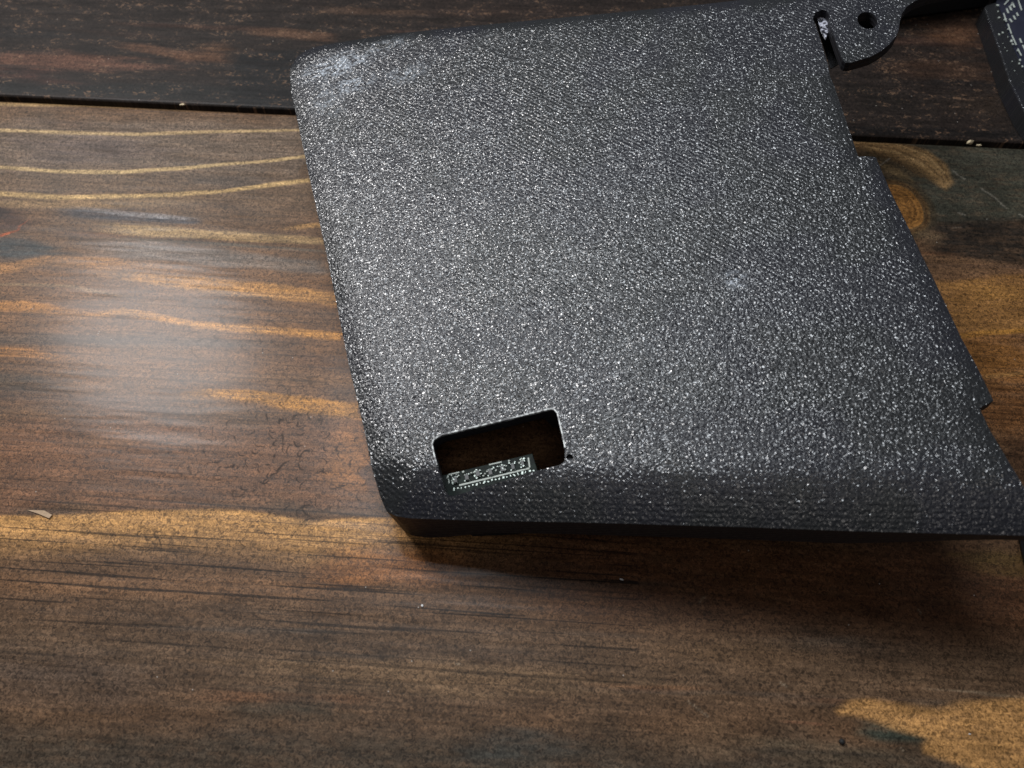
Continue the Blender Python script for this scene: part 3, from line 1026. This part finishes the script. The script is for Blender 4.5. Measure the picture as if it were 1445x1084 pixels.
def bquad(name, a, b, w, h, mat):
    """low bar from picture point a to b, w wide, h high, lying on the board"""
    A, B = bp_(*a), bp_(*b)
    d = (B - A) / np.linalg.norm(B - A)
    s = np.array([-d[1], d[0], 0]) * w / 2
    lo = [A - s, B - s, B + s, A + s]
    return obj(name, prism(name, [p + np.array([0, 0, .00002]) for p in lo], [p + np.array([0, 0, h]) for p in lo]), mat, board)


bquad('silkscreen_line', (648, 685), (747, 661), .00034, .00006, M_SILK)
bquad('silkscreen_line', (747.5, 660), (745.5, 646), .00030, .00006, M_SILK)
bquad('silkscreen_line', (633, 670), (648, 666.5), .00026, .00006, M_SILK)
bquad('silkscreen_line', (634, 682), (632, 671), .00026, .00006, M_SILK)
bquad('silkscreen_line', (690, 656), (708, 652), .00026, .00006, M_SILK)
for i in range(22):
    t = i / 21
    x, y = 640 + 112 * t, 691.5 - 27 * t
    e = rng.uniform(-.8, .8)
    bquad('pad_or_glint', (x, y + e), (x + rng.uniform(.6, 2.6), y + e + rng.uniform(-1.2, .8)), rng.uniform(.0002, .0007), .0002, M_PAD)
for i in range(44):
    t = rng.random()
    x, y = 628 + 112 * t, 676 - 25 * t + rng.uniform(-4.5, 9)
    bquad('pad_or_glint', (x, y), (x + rng.uniform(.8, 2.4), y + rng.uniform(-2.2, 2.2)), rng.uniform(.00015, .0004), rng.uniform(.0002, .0007), rng.choice([M_PAD, M_SILK]))
for (x, y, w) in ((640, 679, 9), (657, 675, 8), (672, 670, 9), (690, 668, 8), (707, 663, 8), (722, 660, 7), (736, 656, 6)):
    chip = bquad('chip', (x, y), (x + w * .6, y - w * .15), .0012, .0006, M_CHIP)
    for k in range(3):
        xx = x + (k - .4) * w * .35
        for_chip = bquad('pin', (xx, y + 3.2 - (xx - x) * .24), (xx + 1.0, y + 4.6 - (xx - x) * .24), .00022, .0003, M_PAD)
        for_chip.parent = chip
        for_chip = bquad('pin', (xx, y - 3.8 - (xx - x) * .24), (xx + .8, y - 5.0 - (xx - x) * .24), .00022, .0003, M_PAD)
        for_chip.parent = chip

# ------------------------------------------------------------------ module at the right edge
kn = Nodes('navy_solder_mask')
kco = kn.n('TexCoord').outputs['Object']
kn.put(kn.b.inputs['Base Color'], kn.mix(kn.noise(kco, 300, 2), (.010, .011, .022, 1), (.024, .026, .042, 1)))
kn.b.inputs['Roughness'].default_value = .4
HZ = .006
base_pt = on_table(1425, 60, 0)
module = empty('electronics_module', base_pt)
tag(module, 'black framed navy electronics module with white print at the right picture edge', 'electronics')


def mp_(px, py, z=HZ):
    return on_table(px, py, z) - base_pt


frame = [(1389, 11), (1392, 7), (1406, 3), (1412, 14), (1420, 36), (1430, 66), (1445, 98), (1500, 205), (1483, 210), (1446, 158), (1424, 113), (1412, 76)]
M_FRAME = plastic('frame_glitter_plastic', .7, False, (.012, .012, .014), .45)
fb = [mp_(x, y, HZ) * np.array([1, 1, 0]) for x, y in frame]
obj('frame', prism('frame', fb, [mp_(*p) for p in frame], .0004), M_FRAME, module)
brd = [(1407, 1), (1413, 13), (1421, 35), (1431, 65), (1446, 97), (1501, 204), (1640, 190), (1560, -30), (1420, -30)]
obj('board', prism('board', [mp_(x, y, HZ) * np.array([1, 1, 0]) for x, y in brd], [mp_(x, y, HZ) - np.array([0, 0, .0005]) for x, y in brd]), kn.mat, module)


def mark(name, a, b, w, mat, z=HZ - .0004, h=.00015):
    A, B = mp_(a[0], a[1], z), mp_(b[0], b[1], z)
    d = (B - A) / np.linalg.norm(B - A)
    s = np.array([-d[1], d[0], 0]) * w / 2
    lo = [A - s, B - s, B + s, A + s]
    obj(name, prism(name, lo, [p + np.array([0, 0, h]) for p in lo]), mat, module)


for a, b, w in (((1417, 7), (1423.5, 0), .0004), ((1420.3, 12.5), (1422.8, 19), .0004), ((1424.5, 9), (1427, 15), .0005), ((1428, 4), (1431.5, 11), .0005), ((1425, 10), (1428.6, 4.8), .0003),
                ((1424.5, 27), (1428, 31.5), .00045), ((1430, 22.5), (1432.8, 28), .0004), ((1434.6, 18.5), (1436.5, 23), .0004), ((1436.5, 0), (1441.5, 15), .0003), ((1439, 55), (1441.5, 61), .0004),
                ((1443, 64), (1447, 72), .0004)):
    mark('print_mark', a, b, w, M_SILK)
for a, b, w in (((1416, 19), (1420, 31), .0003), ((1422, 34), (1427, 48), .0003), ((1427.5, 50), (1434, 64), .0003), ((1436, 69), (1441, 79), .0003)):
    mark('silkscreen_line', a, b, w, M_SILK, HZ + .0001)
for (zx, zy, s) in ((1060, 80, 9), (1065, 165, 4), (1080, 250, 6), (1165, 275, 8), (1205, 410, 5), (1130, 460, 5), (1080, 485, 5), (1250, 575, 8), (1270, 620, 7), (1340, 710, 6), (1370, 840, 6),
                    (1360, 890, 5), (1405, 930, 5), (1160, 670, 2.5), (1190, 715, 2.5), (1130, 610, 2.5), (1260, 860, 2.5), (1200, 520, 3), (1295, 990, 2.5)):
    x, y = 1300 + zx / 9.855, zy / 9.855
    a = rng.uniform(0, 3.1)
    r = s * .20
    mark('pad_or_glint', (x - r * math.cos(a), y - r * math.sin(a)), (x + r * math.cos(a), y + r * math.sin(a)), s * .00007, M_SILK, HZ + .0001, .0002)  # glints on the frame, modelled as small white flecks

# ------------------------------------------------------------------ crumbs on the table


def crumb_mat(name, c):
    k = Nodes(name)
    co = k.n('TexCoord').outputs['Object']
    k.put(k.b.inputs['Base Color'], k.mix(k.noise(co, 2500, 2), lin(c), lin(tuple(v * .8 for v in c))))
    k.b.inputs['Roughness'].default_value = .7
    return k.mat


M_CRUMB = crumb_mat('wood_crumb', (226, 206, 170))
M_WHITE = crumb_mat('white_plastic_shaving', (240, 240, 240))
M_BEAD = crumb_mat('black_bead', (22, 22, 22))


def crumb(name, px, py, sx_, sy_, sz_, mat, label, cat, seed, z=0.0, group=None):
    rr = random.Random(seed)
    bm = bmesh.new()
    bmesh.ops.create_icosphere(bm, subdivisions=1 if seed < 100 else 2, radius=1)
    for v in bm.verts:
        k = rr.uniform(.65, 1.15) if seed < 100 else 1
        v.co = Vector((v.co.x * sx_ * k, v.co.y * sy_ * k, v.co.z * sz_ * k + sz_ * .8))
    o = obj(name, bm_mesh(name, bm), mat)
    p = on_table(px, py, z)
    o.location = p
    o.rotation_euler = (0, 0, rr.uniform(-.4, .4))
    tag(o, label, cat, group)
    return o


crumb('wood_crumb', 1367, 203.5, .0011, .0009, .0009, M_CRUMB, 'larger cream crumb lying on the plank gap right of the case', 'crumb', 3, -.0004, 'crumbs on the plank gap')
crumb('wood_crumb', 1381, 206, .0008, .0003, .0003, M_CRUMB, 'flat small cream crumb right beside the larger crumb on the gap', 'crumb', 5, -.0004, 'crumbs on the plank gap')
crumb('wood_crumb', 258, 149, .0010, .0004, .0004, M_CRUMB, 'small cream crumb on the plank gap left of the case', 'crumb', 9, -.0003, 'crumbs on the plank gap')
crumb('plastic_shaving', 877, 818, .00055, .00020, .0002, M_WHITE, 'white shaving in the shadow below the front edge of the case', 'shaving', 12)
crumb('plastic_shaving', 596, 855, .00030, .00028, .0002, M_WHITE, 'tiny white dot on the wood below the window corner of the case', 'shaving', 15)
crumb('plastic_shaving', 1368, 386 + 650, .0003, .0001, .0001, M_WHITE, 'tiny white dot on the pale patch of wood at the lower right', 'shaving', 17)
crumb('bead', 1187, 1047, .00055, .00055, .0005, M_BEAD, 'small black bead on the wood left of the pale patch', 'bead', 101)
# lifted splinter at the lower left
p = on_table(58, 726, .0001)
sp = prism('wood_splinter', [(-.0034, .0010, 0), (-.0006, .0001, 0), (.0022, -.0010, 0), (.0026, -.0002, 0), (.0006, .0008, 0)],
           [(-.0034, .0010, .0001), (-.0006, .0001, .0002), (.0022, -.0010, .0003), (.0026, -.0002, .0003), (.0006, .0008, .0003)])
o = obj('wood_splinter', sp, crumb_mat('pale_splinter', (186, 158, 128)))
o.location = p
tag(o, 'pale lifted wood splinter on the wavy grain at the lower left', 'splinter')
